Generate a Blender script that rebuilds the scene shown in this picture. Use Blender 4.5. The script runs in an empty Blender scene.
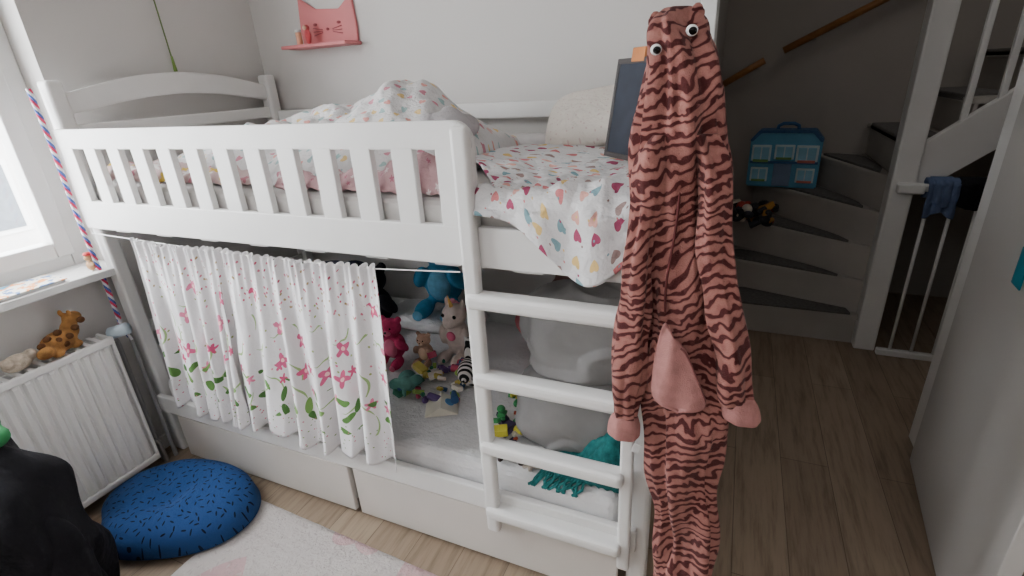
import bpy, bmesh, math, random
from mathutils import Vector, Matrix, noise, Euler
random.seed(4)
S=bpy.context.scene
COL=S.collection
pi=math.pi
# ------------------------------------------------------------------ materials
def srgb(c):
    r=[]
    for v in c[:3]:
        v=v/255.0
        r.append(v/12.92 if v<=0.04045 else ((v+0.055)/1.055)**2.4)
    return (r[0],r[1],r[2],1.0)
class NB:
    def __init__(s,m):
        s.t=m.node_tree; s.n=s.t.nodes; s.l=s.t.links
    def node(s,ty,**k):
        n=s.n.new(ty)
        for a,b in k.items(): setattr(n,a,b)
        return n
    def put(s,sock,v):
        if isinstance(v,bpy.types.NodeSocket): s.l.new(v,sock)
        else: sock.default_value=v
    def math(s,op,a,b=None,c=None,clamp=False):
        n=s.node('ShaderNodeMath',operation=op); n.use_clamp=clamp
        s.put(n.inputs[0],a)
        if b is not None: s.put(n.inputs[1],b)
        if c is not None: s.put(n.inputs[2],c)
        return n.outputs[0]
    def mix(s,f,a,b):
        n=s.node('ShaderNodeMix',data_type='RGBA')
        s.put(n.inputs[0],f); s.put(n.inputs[6],a); s.put(n.inputs[7],b)
        return n.outputs[2]
    def noise(s,vec,scale,detail=3,rough=.5):
        n=s.node('ShaderNodeTexNoise')
        if vec is not None: s.l.new(vec,n.inputs['Vector'])
        n.inputs['Scale'].default_value=scale; n.inputs['Detail'].default_value=detail; n.inputs['Roughness'].default_value=rough
        return n.outputs['Fac'],n.outputs['Color']
    def ramp(s,f,stops,interp='LINEAR'):
        n=s.node('ShaderNodeValToRGB'); cr=n.color_ramp; cr.interpolation=interp
        while len(cr.elements)<len(stops): cr.elements.new(1.0)
        for e,(p,c) in zip(cr.elements,stops):
            e.position=p; e.color=c if len(c)==4 else (c[0],c[1],c[2],1)
        s.put(n.inputs[0],f)
        return n.outputs[0]
    def bump(s,h,strength=.3,dist=.01):
        n=s.node('ShaderNodeBump'); n.inputs['Strength'].default_value=strength; n.inputs['Distance'].default_value=dist
        s.l.new(h,n.inputs['Height']); return n.outputs[0]
def newmat(name,rough=.6,spec=.3):
    m=bpy.data.materials.new(name); m.use_nodes=True
    b=m.node_tree.nodes['Principled BSDF']
    b.inputs['Roughness'].default_value=rough
    b.inputs['Specular IOR Level'].default_value=spec
    return m,NB(m),b
def objc(nb): return nb.node('ShaderNodeTexCoord').outputs['Object']
def uvc(nb): return nb.node('ShaderNodeTexCoord').outputs['UV']
def plain(name,c,rough=.6,var=.08,ns=12,bump=0,bs=200,spec=.3,sheen=0,bd=.003):
    m,nb,b=newmat(name,rough,spec)
    co=objc(nb)
    f,_=nb.noise(co,ns,3)
    a=srgb(c); d=tuple(x*(1-var*2) for x in a[:3])+(1,); u=tuple(min(1,x*(1+var)) for x in a[:3])+(1,)
    nb.l.new(nb.ramp(f,[(.3,d),(.7,u)]),b.inputs['Base Color'])
    if bump:
        h,_=nb.noise(co,bs,2)
        nb.l.new(nb.bump(h,bump,bd),b.inputs['Normal'])
    if sheen: b.inputs['Sheen Weight'].default_value=sheen
    return m
def printed(name,base,layers,rough=.85,wr=.25):
    """printed cotton: repeated motifs placed by voronoi cells in UV (metres)"""
    m,nb,b=newmat(name,rough,.15)
    uv=uvc(nb)
    sp=nb.node('ShaderNodeSeparateXYZ'); nb.l.new(uv,sp.inputs[0]); V=sp.outputs[1]
    col=srgb(base)
    for L in layers:
        off=nb.node('ShaderNodeVectorMath',operation='ADD'); nb.l.new(uv,off.inputs[0]); off.inputs[1].default_value=(L.get('seed',0)*1.37,L.get('seed',0)*.71,0)
        vo=nb.node('ShaderNodeTexVoronoi',voronoi_dimensions='2D',feature='F1')
        nb.l.new(off.outputs[0],vo.inputs['Vector']); vo.inputs['Scale'].default_value=1/L['pitch']; vo.inputs['Randomness'].default_value=L.get('rand',.5)
        sub=nb.node('ShaderNodeVectorMath',operation='SUBTRACT'); nb.l.new(off.outputs[0],sub.inputs[0]); nb.l.new(vo.outputs['Position'],sub.inputs[1])
        sc=nb.node('ShaderNodeSeparateColor'); nb.l.new(vo.outputs['Color'],sc.inputs[0])
        ro=nb.node('ShaderNodeVectorRotate',rotation_type='Z_AXIS'); nb.l.new(sub.outputs[0],ro.inputs['Vector'])
        nb.l.new(nb.math('ADD',nb.math('MULTIPLY',nb.math('SUBTRACT',sc.outputs[0],.5),L.get('rot',1.5)),L.get('rot0',0)),ro.inputs['Angle'])
        s2=nb.node('ShaderNodeSeparateXYZ'); nb.l.new(ro.outputs[0],s2.inputs[0]); x,y=s2.outputs[0],s2.outputs[1]
        sh=L.get('shape','dot'); r=L['r']
        if sh=='heart': y=nb.math('SUBTRACT',y,nb.math('MULTIPLY',nb.math('ABSOLUTE',x),.75))
        if sh=='leaf': y=nb.math('MULTIPLY',y,2.3)
        if sh=='dash': y=nb.math('MULTIPLY',y,3.2)
        if sh=='stem': y=nb.math('MULTIPLY',nb.math('ADD',y,nb.math('MULTIPLY',nb.math('MULTIPLY',x,x),9.0)),15.0)
        d=nb.math('SQRT',nb.math('ADD',nb.math('MULTIPLY',x,x),nb.math('MULTIPLY',y,y)))
        if sh=='flower':
            th=nb.math('ARCTAN2',y,x)
            d=nb.math('DIVIDE',d,nb.math('ADD',.72,nb.math('MULTIPLY',nb.math('COSINE',nb.math('MULTIPLY',th,L.get('k',5))),.28)))
        k=nb.math('LESS_THAN',d,r)
        if 'dens' in L: k=nb.math('MULTIPLY',k,nb.math('LESS_THAN',sc.outputs[2],L['dens']))
        if 'v' in L:
            k=nb.math('MULTIPLY',k,nb.math('GREATER_THAN',V,L['v'][0])); k=nb.math('MULTIPLY',k,nb.math('LESS_THAN',V,L['v'][1]))
        k=nb.math('MULTIPLY',k,L.get('op',1.0))
        pal=L['pal']; n=len(pal)
        pc=nb.ramp(sc.outputs[1],[(i/n,srgb(c)) for i,c in enumerate(pal)],'CONSTANT') if n>1 else srgb(pal[0])
        col=nb.mix(k,col,pc)
    if isinstance(col,tuple): b.inputs['Base Color'].default_value=col
    else: nb.l.new(col,b.inputs['Base Color'])
    h,_=nb.noise(objc(nb),28,5,.6)
    nb.l.new(nb.bump(h,wr,.02),b.inputs['Normal'])
    return m
WHITE=plain('white_paint',(226,225,223),.38,.02,6,.05,60,.45)
CREAM=plain('cream_board',(214,208,202),.5,.03,3)
PLAST=plain('white_plastic',(225,225,223),.35,.02)
def floor_mat():
    m,nb,b=newmat('oak_laminate',.42,.35)
    co=objc(nb)
    mp=nb.node('ShaderNodeMapping'); nb.l.new(co,mp.inputs[0]); mp.inputs['Rotation'].default_value=(0,0,pi/2)
    br=nb.node('ShaderNodeTexBrick'); nb.l.new(mp.outputs[0],br.inputs['Vector'])
    br.inputs['Scale'].default_value=1; br.inputs['Brick Width'].default_value=1.25; br.inputs['Row Height'].default_value=.17
    br.inputs['Mortar Size'].default_value=.0012; br.inputs['Mortar Smooth'].default_value=.1
    br.inputs['Color1'].default_value=srgb((156,139,120)); br.inputs['Color2'].default_value=srgb((139,122,104)); br.inputs['Mortar'].default_value=srgb((98,84,70))
    st=nb.node('ShaderNodeMapping'); nb.l.new(co,st.inputs[0]); st.inputs['Scale'].default_value=(20,1.8,1)
    f,_=nb.noise(st.outputs[0],1.9,6,.65)
    g=nb.ramp(f,[(.3,(.53,.49,.45)),(.52,(.98,.97,.96)),(.8,(1.18,1.16,1.13))])
    mx=nb.node('ShaderNodeMix',data_type='RGBA',blend_type='MULTIPLY'); mx.inputs[0].default_value=.85
    nb.l.new(br.outputs['Color'],mx.inputs[6]); nb.l.new(g,mx.inputs[7])
    nb.l.new(mx.outputs[2],b.inputs['Base Color'])
    nb.l.new(nb.bump(f,.1,.004),b.inputs['Normal'])
    return m
FLOOR=floor_mat()
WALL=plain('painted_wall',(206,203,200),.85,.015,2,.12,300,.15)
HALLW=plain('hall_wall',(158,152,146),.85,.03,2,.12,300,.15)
DARKG=plain('stair_carpet',(104,101,99),.95,.12,60,.4,400)
WOOD=plain('handrail_wood',(150,104,62),.4,.1,20)
METAL=plain('grey_pipe',(150,150,150),.35,.05)
def tiger():
    m,nb,b=newmat('tiger_fleece',.95,.1)
    co=objc(nb)
    _,nc=nb.noise(co,7,1,.5)
    sb=nb.node('ShaderNodeVectorMath',operation='SUBTRACT'); nb.l.new(nc,sb.inputs[0]); sb.inputs[1].default_value=(.5,.5,.5)
    sc=nb.node('ShaderNodeVectorMath',operation='SCALE'); nb.l.new(sb.outputs[0],sc.inputs[0]); sc.inputs['Scale'].default_value=.11
    ad=nb.node('ShaderNodeVectorMath',operation='ADD'); nb.l.new(co,ad.inputs[0]); nb.l.new(sc.outputs[0],ad.inputs[1])
    mp=nb.node('ShaderNodeMapping'); nb.l.new(ad.outputs[0],mp.inputs[0]); mp.inputs['Rotation'].default_value=(0,.30,0)
    wv=nb.node('ShaderNodeTexWave',wave_type='BANDS',bands_direction='Z'); nb.l.new(mp.outputs[0],wv.inputs['Vector'])
    wv.inputs['Scale'].default_value=14.5; wv.inputs['Distortion'].default_value=5.5; wv.inputs['Detail'].default_value=1; wv.inputs['Detail Scale'].default_value=2.8; wv.inputs['Detail Roughness'].default_value=.5
    n2,_=nb.noise(co,26,1)
    fac=nb.math('ADD',wv.outputs['Fac'],nb.math('MULTIPLY',nb.math('SUBTRACT',n2,.5),.9))
    f2,_=nb.noise(co,420,2)
    cc=nb.ramp(fac,[(.0,srgb((72,30,31))),(.30,srgb((82,36,36))),(.40,srgb((152,100,92))),(1,srgb((170,117,108)))])
    mx=nb.mix(nb.math('MULTIPLY',f2,.38),cc,srgb((92,56,54)))
    nb.l.new(mx,b.inputs['Base Color']); nb.l.new(nb.bump(f2,.6,.004),b.inputs['Normal'])
    b.inputs['Sheen Weight'].default_value=.08
    return m
TIGER=tiger()
PINKF=plain('pink_fleece',(172,120,115),.95,.10,40,.6,400)
# ------------------------------------------------------------------ geometry helpers
def link(ob,parent=None,mat=None,smooth=False):
    COL.objects.link(ob)
    if parent: ob.parent=parent
    if mat: ob.data.materials.append(mat)
    if smooth:
        for p in ob.data.polygons: p.use_smooth=True
    return ob
def empty(name):
    e=bpy.data.objects.new(name,None); COL.objects.link(e); e.empty_display_size=.1; return e
def mesh(name,verts,faces,mat=None,parent=None,smooth=False,uvs=None):
    me=bpy.data.meshes.new(name); me.from_pydata([tuple(v) for v in verts],[],faces); me.update()
    if uvs:
        ul=me.uv_layers.new(name='UVMap')
        for lp in me.loops: ul.data[lp.index].uv=uvs[lp.vertex_index]
    return link(bpy.data.objects.new(name,me),parent,mat,smooth)
def box(name,lo,hi,mat,parent=None,bev=.004,rot=None,seg=2):
    c=[(a+b)/2 for a,b in zip(lo,hi)]; h=[abs(b-a)/2 for a,b in zip(lo,hi)]
    bm=bmesh.new(); bmesh.ops.create_cube(bm,size=2)
    for v in bm.verts: v.co=Vector((v.co.x*h[0],v.co.y*h[1],v.co.z*h[2]))
    if bev: bmesh.ops.bevel(bm,geom=bm.edges[:],offset=min(bev,min(h)*.9),segments=seg,affect='EDGES',profile=.5)
    me=bpy.data.meshes.new(name); bm.to_mesh(me); bm.free()
    ob=link(bpy.data.objects.new(name,me),parent,mat); ob.location=c
    if rot: ob.rotation_euler=rot
    return ob
def cyl(name,p0,p1,r,mat,parent=None,seg=16,r2=None):
    p0,p1=Vector(p0),Vector(p1); d=p1-p0
    bm=bmesh.new(); bmesh.ops.create_cone(bm,cap_ends=True,segments=seg,radius1=r,radius2=r if r2 is None else r2,depth=d.length)
    me=bpy.data.meshes.new(name); bm.to_mesh(me); bm.free()
    ob=link(bpy.data.objects.new(name,me),parent,mat,True); ob.location=(p0+p1)/2
    ob.rotation_euler=d.to_track_quat('Z','Y').to_euler(); return ob
def ell(name,c,r,mat,parent=None,rot=None,sub=3):
    bm=bmesh.new(); bmesh.ops.create_icosphere(bm,subdivisions=sub,radius=1)
    for v in bm.verts: v.co=Vector((v.co.x*r[0],v.co.y*r[1],v.co.z*r[2]))
    me=bpy.data.meshes.new(name); bm.to_mesh(me); bm.free()
    ob=link(bpy.data.objects.new(name,me),parent,mat,True); ob.location=c
    if rot: ob.rotation_euler=rot
    return ob
def prism(name,pts,axis,a0,a1,mat,parent=None,bev=0):
    def P(p,a):
        if axis=='x': return (a,p[0],p[1])
        if axis=='y': return (p[0],a,p[1])
        return (p[0],p[1],a)
    n=len(pts); vs=[P(p,a0) for p in pts]+[P(p,a1) for p in pts]
    fs=[list(range(n))[::-1],list(range(n,2*n))]+[[i,(i+1)%n,n+(i+1)%n,n+i] for i in range(n)]
    me=bpy.data.meshes.new(name); me.from_pydata(vs,[],fs)
    bm=bmesh.new(); bm.from_mesh(me); bmesh.ops.recalc_face_normals(bm,faces=bm.faces)
    if bev: bmesh.ops.bevel(bm,geom=[e for e in bm.edges],offset=bev,segments=2,affect='EDGES')
    bm.to_mesh(me); bm.free()
    return link(bpy.data.objects.new(name,me),parent,mat)
def surf(name,f,nu,nv,mat,parent=None,thick=0,uvf=None):
    vs=[];uv=[]
    for j in range(nv+1):
        for i in range(nu+1):
            u,v=i/nu,j/nv; vs.append(f(u,v)); uv.append(uvf(u,v) if uvf else (u,v))
    fs=[[j*(nu+1)+i,j*(nu+1)+i+1,(j+1)*(nu+1)+i+1,(j+1)*(nu+1)+i] for j in range(nv) for i in range(nu)]
    ob=mesh(name,vs,fs,mat,parent,True,uv)
    if thick:
        md=ob.modifiers.new('s','SOLIDIFY'); md.thickness=thick; md.offset=0
    return ob
def interp(rings,k):
    out=[]
    n=len(rings)
    for i in range(n-1):
        p0=rings[max(i-1,0)];p1=rings[i];p2=rings[i+1];p3=rings[min(i+2,n-1)]
        for s in range(k):
            t=s/k
            out.append(tuple(.5*((2*b)+(-a+c)*t+(2*a-5*b+4*c-d)*t*t+(-a+3*b-3*c+d)*t**3) for a,b,c,d in zip(p0,p1,p2,p3)))
    out.append(rings[-1]); return out
def loft(name,rings,mat,parent=None,seg=48,k=5,folds=(),caps=True,nz=0,nsc=8,zk=.55):
    R=interp(rings,k); vs=[]
    for (x,y,z,rx,ry) in R:
        for i in range(seg):
            a=2*pi*i/seg; m=1
            for (n,amp,ph,tw) in folds: m+=amp*math.sin(n*a+ph+tw*z)
            px=x+rx*m*math.cos(a); py=y+ry*m*math.sin(a)
            if nz:
                q=noise.noise(Vector((px*nsc,py*nsc,z*nsc*zk)))*nz
                px+=q*math.cos(a); py+=q*math.sin(a)
            vs.append((px,py,z))
    fs=[[j*seg+i,j*seg+(i+1)%seg,(j+1)*seg+(i+1)%seg,(j+1)*seg+i] for j in range(len(R)-1) for i in range(seg)]
    if caps: fs+= [list(range(seg))[::-1],[(len(R)-1)*seg+i for i in range(seg)]]
    ob=mesh(name,vs,fs,mat,parent,True)
    bm=bmesh.new(); bm.from_mesh(ob.data); bmesh.ops.recalc_face_normals(bm,faces=bm.faces); bm.to_mesh(ob.data); bm.free()
    return ob
def fuse(name,parts,mat,parent=None,vox=.008,loc=(0,0,0),rz=0,sc=1,rx=0):
    bm=bmesh.new()
    for p in parts:
        M=Matrix.Translation(p[0])
        if len(p)>2: M=M@Euler(p[2]).to_matrix().to_4x4()
        M=M@Matrix.Diagonal((*p[1],1))
        bmesh.ops.create_icosphere(bm,subdivisions=3,radius=1,matrix=M)
    me=bpy.data.meshes.new(name); bm.to_mesh(me); bm.free()
    ob=link(bpy.data.objects.new(name,me),parent,mat,True)
    r=ob.modifiers.new('r','REMESH'); r.mode='VOXEL'; r.voxel_size=vox; r.use_smooth_shade=True
    s=ob.modifiers.new('s','SMOOTH'); s.factor=.5; s.iterations=3
    ob.location=loc; ob.rotation_euler=(rx,0,rz); ob.scale=(sc,)*3
    return ob
def disc_cushion(name,outline,h,mat,loc,parent=None,n=96,rings=22,p=.55,flat=.25,rot=(0,0,0),nz=.004,hf=None):
    vs=[];uv=[]
    for side in (1,-1):
        for j in range(rings+1):
            q=j/rings
            for i in range(n):
                a=2*pi*i/n; x,y=outline(a); x*=q; y*=q
                hh=h*(max(0,1-q**3.2))**p*(1 if side>0 else flat)
                if hf and side>0: hh*=hf(x,y)
                z=side*hh+noise.noise(Vector((x*9,y*9,side)))*nz*2*(1-q)
                vs.append((x,y,z)); uv.append((x+5,y+5*side))
    m=(rings+1)*n; fs=[]
    for s in (0,1):
        for j in range(rings):
            for i in range(n):
                f=[s*m+j*n+i,s*m+j*n+(i+1)%n,s*m+(j+1)*n+(i+1)%n,s*m+(j+1)*n+i]
                fs.append(f if s else f[::-1])
    ob=mesh(name,vs,fs,mat,parent,True,uv)
    bm=bmesh.new(); bm.from_mesh(ob.data); bmesh.ops.remove_doubles(bm,verts=bm.verts,dist=.0004); bmesh.ops.recalc_face_normals(bm,faces=bm.faces); bm.to_mesh(ob.data); bm.free()
    ob.location=loc; ob.rotation_euler=rot; return ob
def tube(name,pts,r,mat,parent=None,cyc=False):
    cu=bpy.data.curves.new(name,'CURVE'); cu.dimensions='3D'; cu.bevel_depth=r; cu.bevel_resolution=3
    sp=cu.splines.new('POLY'); sp.points.add(len(pts)-1)
    for q,p in zip(sp.points,pts): q.co=(*p,1)
    sp.use_cyclic_u=cyc
    ob=bpy.data.objects.new(name,cu); COL.objects.link(ob); cu.materials.append(mat)
    if parent: ob.parent=parent
    return ob
def N(x,y,z=0): return noise.noise(Vector((x,y,z)))
def sst(x): x=max(0,min(1,x)); return x*x*(3-2*x)
# ------------------------------------------------------------------ room shell
XL,YB,XR,YF,ZC=-2.30,2.12,.95,-1.30,2.55
box('floor',(-2.5,-1.4,-.05),(2.4,4.0,0),FLOOR,bev=0)
box('ceiling',(-2.5,-1.4,ZC),(1.05,2.22,ZC+.05),WALL,bev=0)
WY0,WY1,WZ0,WZ1=-.45,1.14,.88,2.3
wl=empty('wall_left')
box('below_window',(-2.5,YF,0),(XL,WY1,WZ0),WALL,wl,0)
box('above_window',(-2.5,YF,WZ1),(XL,WY1,ZC),WALL,wl,0)
box('before_window',(-2.5,YF,WZ0),(XL,WY0,WZ1),WALL,wl,0)
box('beside_window',(-2.5,WY1,0),(XL,YB,ZC),WALL,wl,0)
wb=empty('wall_back')
box('wall_panel',(-2.5,YB,0),(-.17,YB+.1,ZC),WALL,wb,0)
box('above_door',(-.17,YB,2.1),(.85,YB+.1,ZC),WALL,wb,0)
box('beside_door',(.85,YB,0),(1.05,YB+.1,ZC),WALL,wb,0)
box('wall_right',(XR,YF,0),(XR+.1,YB,ZC),WALL,None,0)
box('wall_front',(-2.5,YF-.1,0),(1.05,YF,ZC),WALL,None,0)
tr=empty('trim_1')
box('jamb_left',(-.175,YB-.02,0),(-.12,YB+.12,2.08),WHITE,tr)
box('jamb_right',(.79,YB-.02,0),(.86,YB+.12,2.08),WHITE,tr)
box('head',(-.175,YB-.02,2.05),(.86,YB+.12,2.11),WHITE,tr)
bb=empty('baseboard_left'); box('board',(XL,-1.3,0),(XL+.012,2.1,.07),WHITE,bb)
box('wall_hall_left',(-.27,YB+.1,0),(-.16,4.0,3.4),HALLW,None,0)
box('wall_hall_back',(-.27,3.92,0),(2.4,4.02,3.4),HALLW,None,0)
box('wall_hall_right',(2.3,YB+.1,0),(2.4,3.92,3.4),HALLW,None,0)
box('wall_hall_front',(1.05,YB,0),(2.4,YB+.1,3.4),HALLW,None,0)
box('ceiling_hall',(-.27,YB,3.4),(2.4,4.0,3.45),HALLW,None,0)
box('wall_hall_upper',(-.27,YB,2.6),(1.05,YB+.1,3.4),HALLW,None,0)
# window
w=empty('window_1')
gx0,gx1=-2.49,-2.42
box('frame_bottom',(gx0,WY0,WZ0),(gx1,WY1-.072,.955),PLAST,w)
box('frame_top',(gx0,WY0,2.23),(gx1,WY1-.072,WZ1),PLAST,w)
box('frame_right',(gx0,WY1-.07,WZ0),(gx1,WY1-.001,WZ1),PLAST,w)
box('frame_left',(gx0,WY0,.957),(gx1-.001,WY0+.06,2.228),PLAST,w)
box('sash_bottom',(gx0+.015,WY0+.05,.94),(gx1+.015,WY1-.122,1.0),PLAST,w,.005)
box('sash_right',(gx0+.015,WY1-.12,.94),(gx1+.014,WY1-.06,2.25),PLAST,w,.005)
box('sash_top',(gx0+.015,WY0+.05,2.2),(gx1+.015,WY1-.122,2.25),PLAST,w,.005)
box('mullion',(gx0+.017,.12,1.002),(gx1+.017,.22,2.198),PLAST,w,.01)
gl=bpy.data.materials.new('window_glass'); gl.use_nodes=True
g=gl.node_tree.nodes; g.clear(); o=g.new('ShaderNodeOutputMaterial'); t=g.new('ShaderNodeBsdfTransparent'); gs=g.new('ShaderNodeBsdfGlossy'); gs.inputs['Roughness'].default_value=.02; mm=g.new('ShaderNodeMixShader'); mm.inputs[0].default_value=.04
gl.node_tree.links.new(t.outputs[0],mm.inputs[1]); gl.node_tree.links.new(gs.outputs[0],mm.inputs[2]); gl.node_tree.links.new(mm.outputs[0],o.inputs[0])
box('glass',(-2.46,WY0+.06,.99),(-2.455,WY1-.1,2.2),gl,w,0)
box('window_sill',(-2.419,WY0-.03,.865),(-2.2,1.139,.895),PLAST,None,.004)
BRK,nb,b=newmat('pale_render',.9,.1)
f,_=nb.noise(objc(nb),1.5,4)
nb.l.new(nb.ramp(f,[(.3,srgb((205,202,198))),(.7,srgb((225,222,220)))]),b.inputs['Base Color'])
ho=empty('neighbour_house')
box('facade',(-14.5,-2,-3),(-14,14,1.2),BRK,ho,0)
prism('roof',[(-13.6,1.2),(-16,3.4),(-18,1.2)],'y',-2.3,14.3,plain('roof_tiles',(150,146,144),.9),ho)
DGL=plain('dark_glass',(110,116,122),.3)
for i in range(5):
    box('window_pane',(-14.02,i*2.6-1,-.9),(-13.95,i*2.6+.4,.4),DGL,ho,0)
    box('window_trim',(-14.0,i*2.6-1.1,-1.0),(-13.97,i*2.6+.5,.5),PLAST,ho,0)
box('ground_outside',(-30,-20,-3.2),(-2.6,30,-3.1),plain('pavement',(150,148,145),.9),None,0)
# ------------------------------------------------------------------ bunk bed
bed=empty('bunk_bed')
def part(n,lo,hi,bev=.006,m=WHITE): return box(n,lo,hi,m,bed,bev,seg=3)
part('post_front_left',(-2.25,1.085,0),(-2.19,1.14,1.575),.012)
part('post_back_left',(-2.25,2.02,0),(-2.19,2.08,1.575),.012)
part('post_front_right',(-.178,1.088,0),(-.122,1.143,1.54),.012)
part('post_back_right',(-.185,2.02,0),(-.12,2.08,1.575),.012)
def arch(name,x0,x1):
    top=[];bot=[]
    for i in range(25):
        y=1.12+(2.04-1.12)*i/24; s=math.sin(pi*i/24)
        top.append((y,1.525+.07*s)); bot.append((y,1.455+.055*s))
    prism(name,top+bot[::-1],'x',x0,x1,WHITE,bed,.004)
arch('head_arch',-2.232,-2.208)
arch('foot_arch',-.165,-.141)
for n,x in (('head',-2.22),('foot',-.153)):
    part(n+'_slat',(x-.01,1.12,1.375),(x+.01,2.04,1.425))
    part(n+'_board',(x-.012,1.12,1.05),(x+.012,2.04,1.22))
    part(n+'_low_board',(x-.012,1.12,.22),(x+.012,2.04,.52))
    part(n+'_low_arch_slat',(x-.01,1.12,.58),(x+.01,2.04,.64))
GY0,GY1=1.063,1.086
def guard():
    x0,x1=-2.225,-.565; z0,z1=1.06,1.415
    part('guard_bottom',(x0,GY0,z0),(-.15,GY1,1.165),.004)
    prism('guard_top',[(x0,1.35)]+[(x0,z1)]+[(x1-.05,z1)]+[(x1-.05+.05*math.sin(a),z1-.05+.05*math.cos(a)) for a in [pi/12*k for k in range(1,7)]]+[(x1,1.35)],'y',GY0,GY1,WHITE,bed,.003)
    s0,s1=-2.135,-.665; n=12; sw=.064; bw=((s1-s0)-n*sw)/(n-1)
    part('guard_end_a',(x0+.001,GY0+.001,1.16),(s0,GY1-.001,1.355),.003)
    part('guard_end_b',(s1,GY0+.001,1.16),(x1-.001,GY1-.001,1.355),.003)
    for i in range(n-1):
        a=s0+sw+i*(sw+bw)
        part('guard_bar',(a,GY0+.001,1.16),(a+bw,GY1-.001,1.355),.003)
guard()
part('back_rail',(-2.2,2.05,1.06),(-.15,2.075,1.2))
part('back_guard',(-2.2,2.05,1.34),(-.15,2.075,1.405))
for x in (-1.8,-1.2,-.6): part('back_guard_post',(x,2.052,1.19),(x+.06,2.073,1.35))
part('low_rail_front',(-2.2,1.062,.235),(-.15,1.086,.315))
part('low_rail_back',(-2.2,2.05,.2),(-.15,2.075,.42))
part('bunk_base_upper',(-2.19,1.088,1.07),(-.16,2.05,1.09))
part('bunk_base_lower',(-2.19,1.088,.22),(-.16,2.05,.24))
for i in range(9): part('underslat',(-2.1+i*.23,1.09,1.045),(-2.02+i*.23,2.05,1.068),.003)
part('ladder_stile_left',(-.605,1.032,.18),(-.562,1.063,1.405),.010)
part('ladder_stile_right',(-.198,1.04,.18),(-.163,1.063,1.03),.008)
for z in (1.0,.765,.535,.285):
    part('ladder_rung',(-.6,1.018,z-.042),(-.185,1.072,z),.014)
for n,(a,c) in (('a',(-2.12,-1.19)),('b',(-1.165,-.2))):
    part('drawer_front_'+n,(a,1.072,.012),(c,1.092,.222),.004,CREAM)
    part('drawer_box_'+n,(a+.02,1.092,.03),(c-.02,1.9,.2),.003,CREAM)
MAT=plain('mattress_cotton',(218,215,212),.9,.03,20,.2,40)
box('mattress',(-2.17,1.095,1.092),(-.2,2.035,1.225),MAT,None,.03,seg=4)
SHEET=printed('white_sheet',(220,219,220),[],wr=.5)
box('mattress',(-2.17,1.095,.242),(-.2,2.035,.385),SHEET,None,.035,seg=4)
# ------------------------------------------------------------------ bedding up top
PAL=[(212,130,132),(166,78,108),(130,165,174),(226,194,128),(160,136,132),(224,170,158)]
HEARTS=printed('heart_print_cotton',(222,221,222),[dict(pitch=.055,r=.0135,shape='heart',rand=.38,rot=2.2,pal=PAL),dict(pitch=.05,r=.003,seed=3,rand=1,pal=PAL)],wr=.5)
HEARTS2=printed('small_heart_cotton',(222,220,220),[dict(pitch=.055,r=.012,shape='heart',rand=.4,rot=3,pal=[(224,160,152),(228,200,140),(160,188,188),(206,140,155)])],wr=.6)
def duv(u,v):
    x=-2.1+1.33*u; y=1.14+.84*v
    env=(math.sin(pi*min(1,max(0,u)))**.35)*(math.sin(pi*v)**.5)
    h=.085+.12*u+.05*math.exp(-((v-.55)/.25)**2)
    h+=.06*N(x*4.2,y*3.5,1)+.035*N(x*10+3*y,y*9,5)+.014*N(x*25,y*22,2)
    h+=.09*math.exp(-(abs(u-.80)/.10)**3-((v-.5)/.3)**2)
    y+=.02*N(x*6,y*6,8)
    return (x,y,1.228+max(.004,h*env))
surf('duvet',duv,120,90,HEARTS2,None,.012,lambda u,v:(1.6*u,1.1*v))
PINKC=printed('pink_cotton',(206,168,172),[dict(pitch=.04,r=.008,shape='flower',rand=.8,pal=[(232,220,220),(190,120,138)])],wr=.6)
def pk(u,v):
    x=-1.25+.58*u; y=1.10+.1*v
    return (x,y,1.235+(.035+.05*sst((u-.4)*2.5))*math.sin(pi*v)*(1+.4*N(x*14,y*9))+.012*N(x*30,y*30))
surf('pink_blanket',pk,60,14,PINKC,None,.01,lambda u,v:(.6*u,.2*v))
def pk2(u,v):
    x=-2.08+.75*u; y=1.10+.12*v
    return (x,y,1.24+.055*math.sin(pi*v)**.6*(1+.5*N(x*9,y*9,4))*(1-.5*u)+.012*N(x*30,y*30))
surf('yellow_pink_blanket',pk2,60,14,printed('pink_yellow_cotton',(206,182,180),[dict(pitch=.06,r=.022,shape='flower',rand=.8,pal=[(220,190,90),(190,130,140),(225,220,216),(225,220,216)])]),None,.01,lambda u,v:(.6*u,.2*v))
def quilt(u,v):
    topL=.80
    drop=.05+.155*math.exp(-((u-.74)/.34)**2)
    s=v*(topL+drop)
    wz=.014*N(s*7+u*4,u*5,3)+.006*N(u*14,s*22,6)
    xl=-.86+.295*sst((s-.25)/.5)
    x=xl+(-.19-xl)*u
    y0=1.87
    if s<topL-.03:
        y=y0-s; z=1.258+wz+.012*math.sin(x*9+s*5)
    else:
        q=s-(topL-.03); R=.045
        if q<R*pi/2:
            a=q/R; y=y0-(topL-.03)-R*math.sin(a); z=1.258-R+R*math.cos(a)+wz
        else:
            y=y0-(topL-.03)-R-.006*math.sin(x*45+1)-.008*q-.004; z=1.258-R-(q-R*pi/2)
    return (x,y-.002,z)
surf('heart_quilt',quilt,80,130,HEARTS,None,.008,lambda u,v:(.5*u,1.0*v))
def rect_out(a,hx,hy,n=5):
    c,s=math.cos(a),math.sin(a); r=(abs(c/hx)**n+abs(s/hy)**n)**(-1/n); return (c*r,s*r)
def pillow_out(a):
    x,y=rect_out(a,.20,.145,4); k=1+.09*abs(math.sin(2*a))**6; return (x*k,y*k)
PILM=printed('pale_pillowcase',(224,217,208),[dict(pitch=.03,r=.003,rand=1,pal=[(210,190,185)])],wr=.7)
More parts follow.
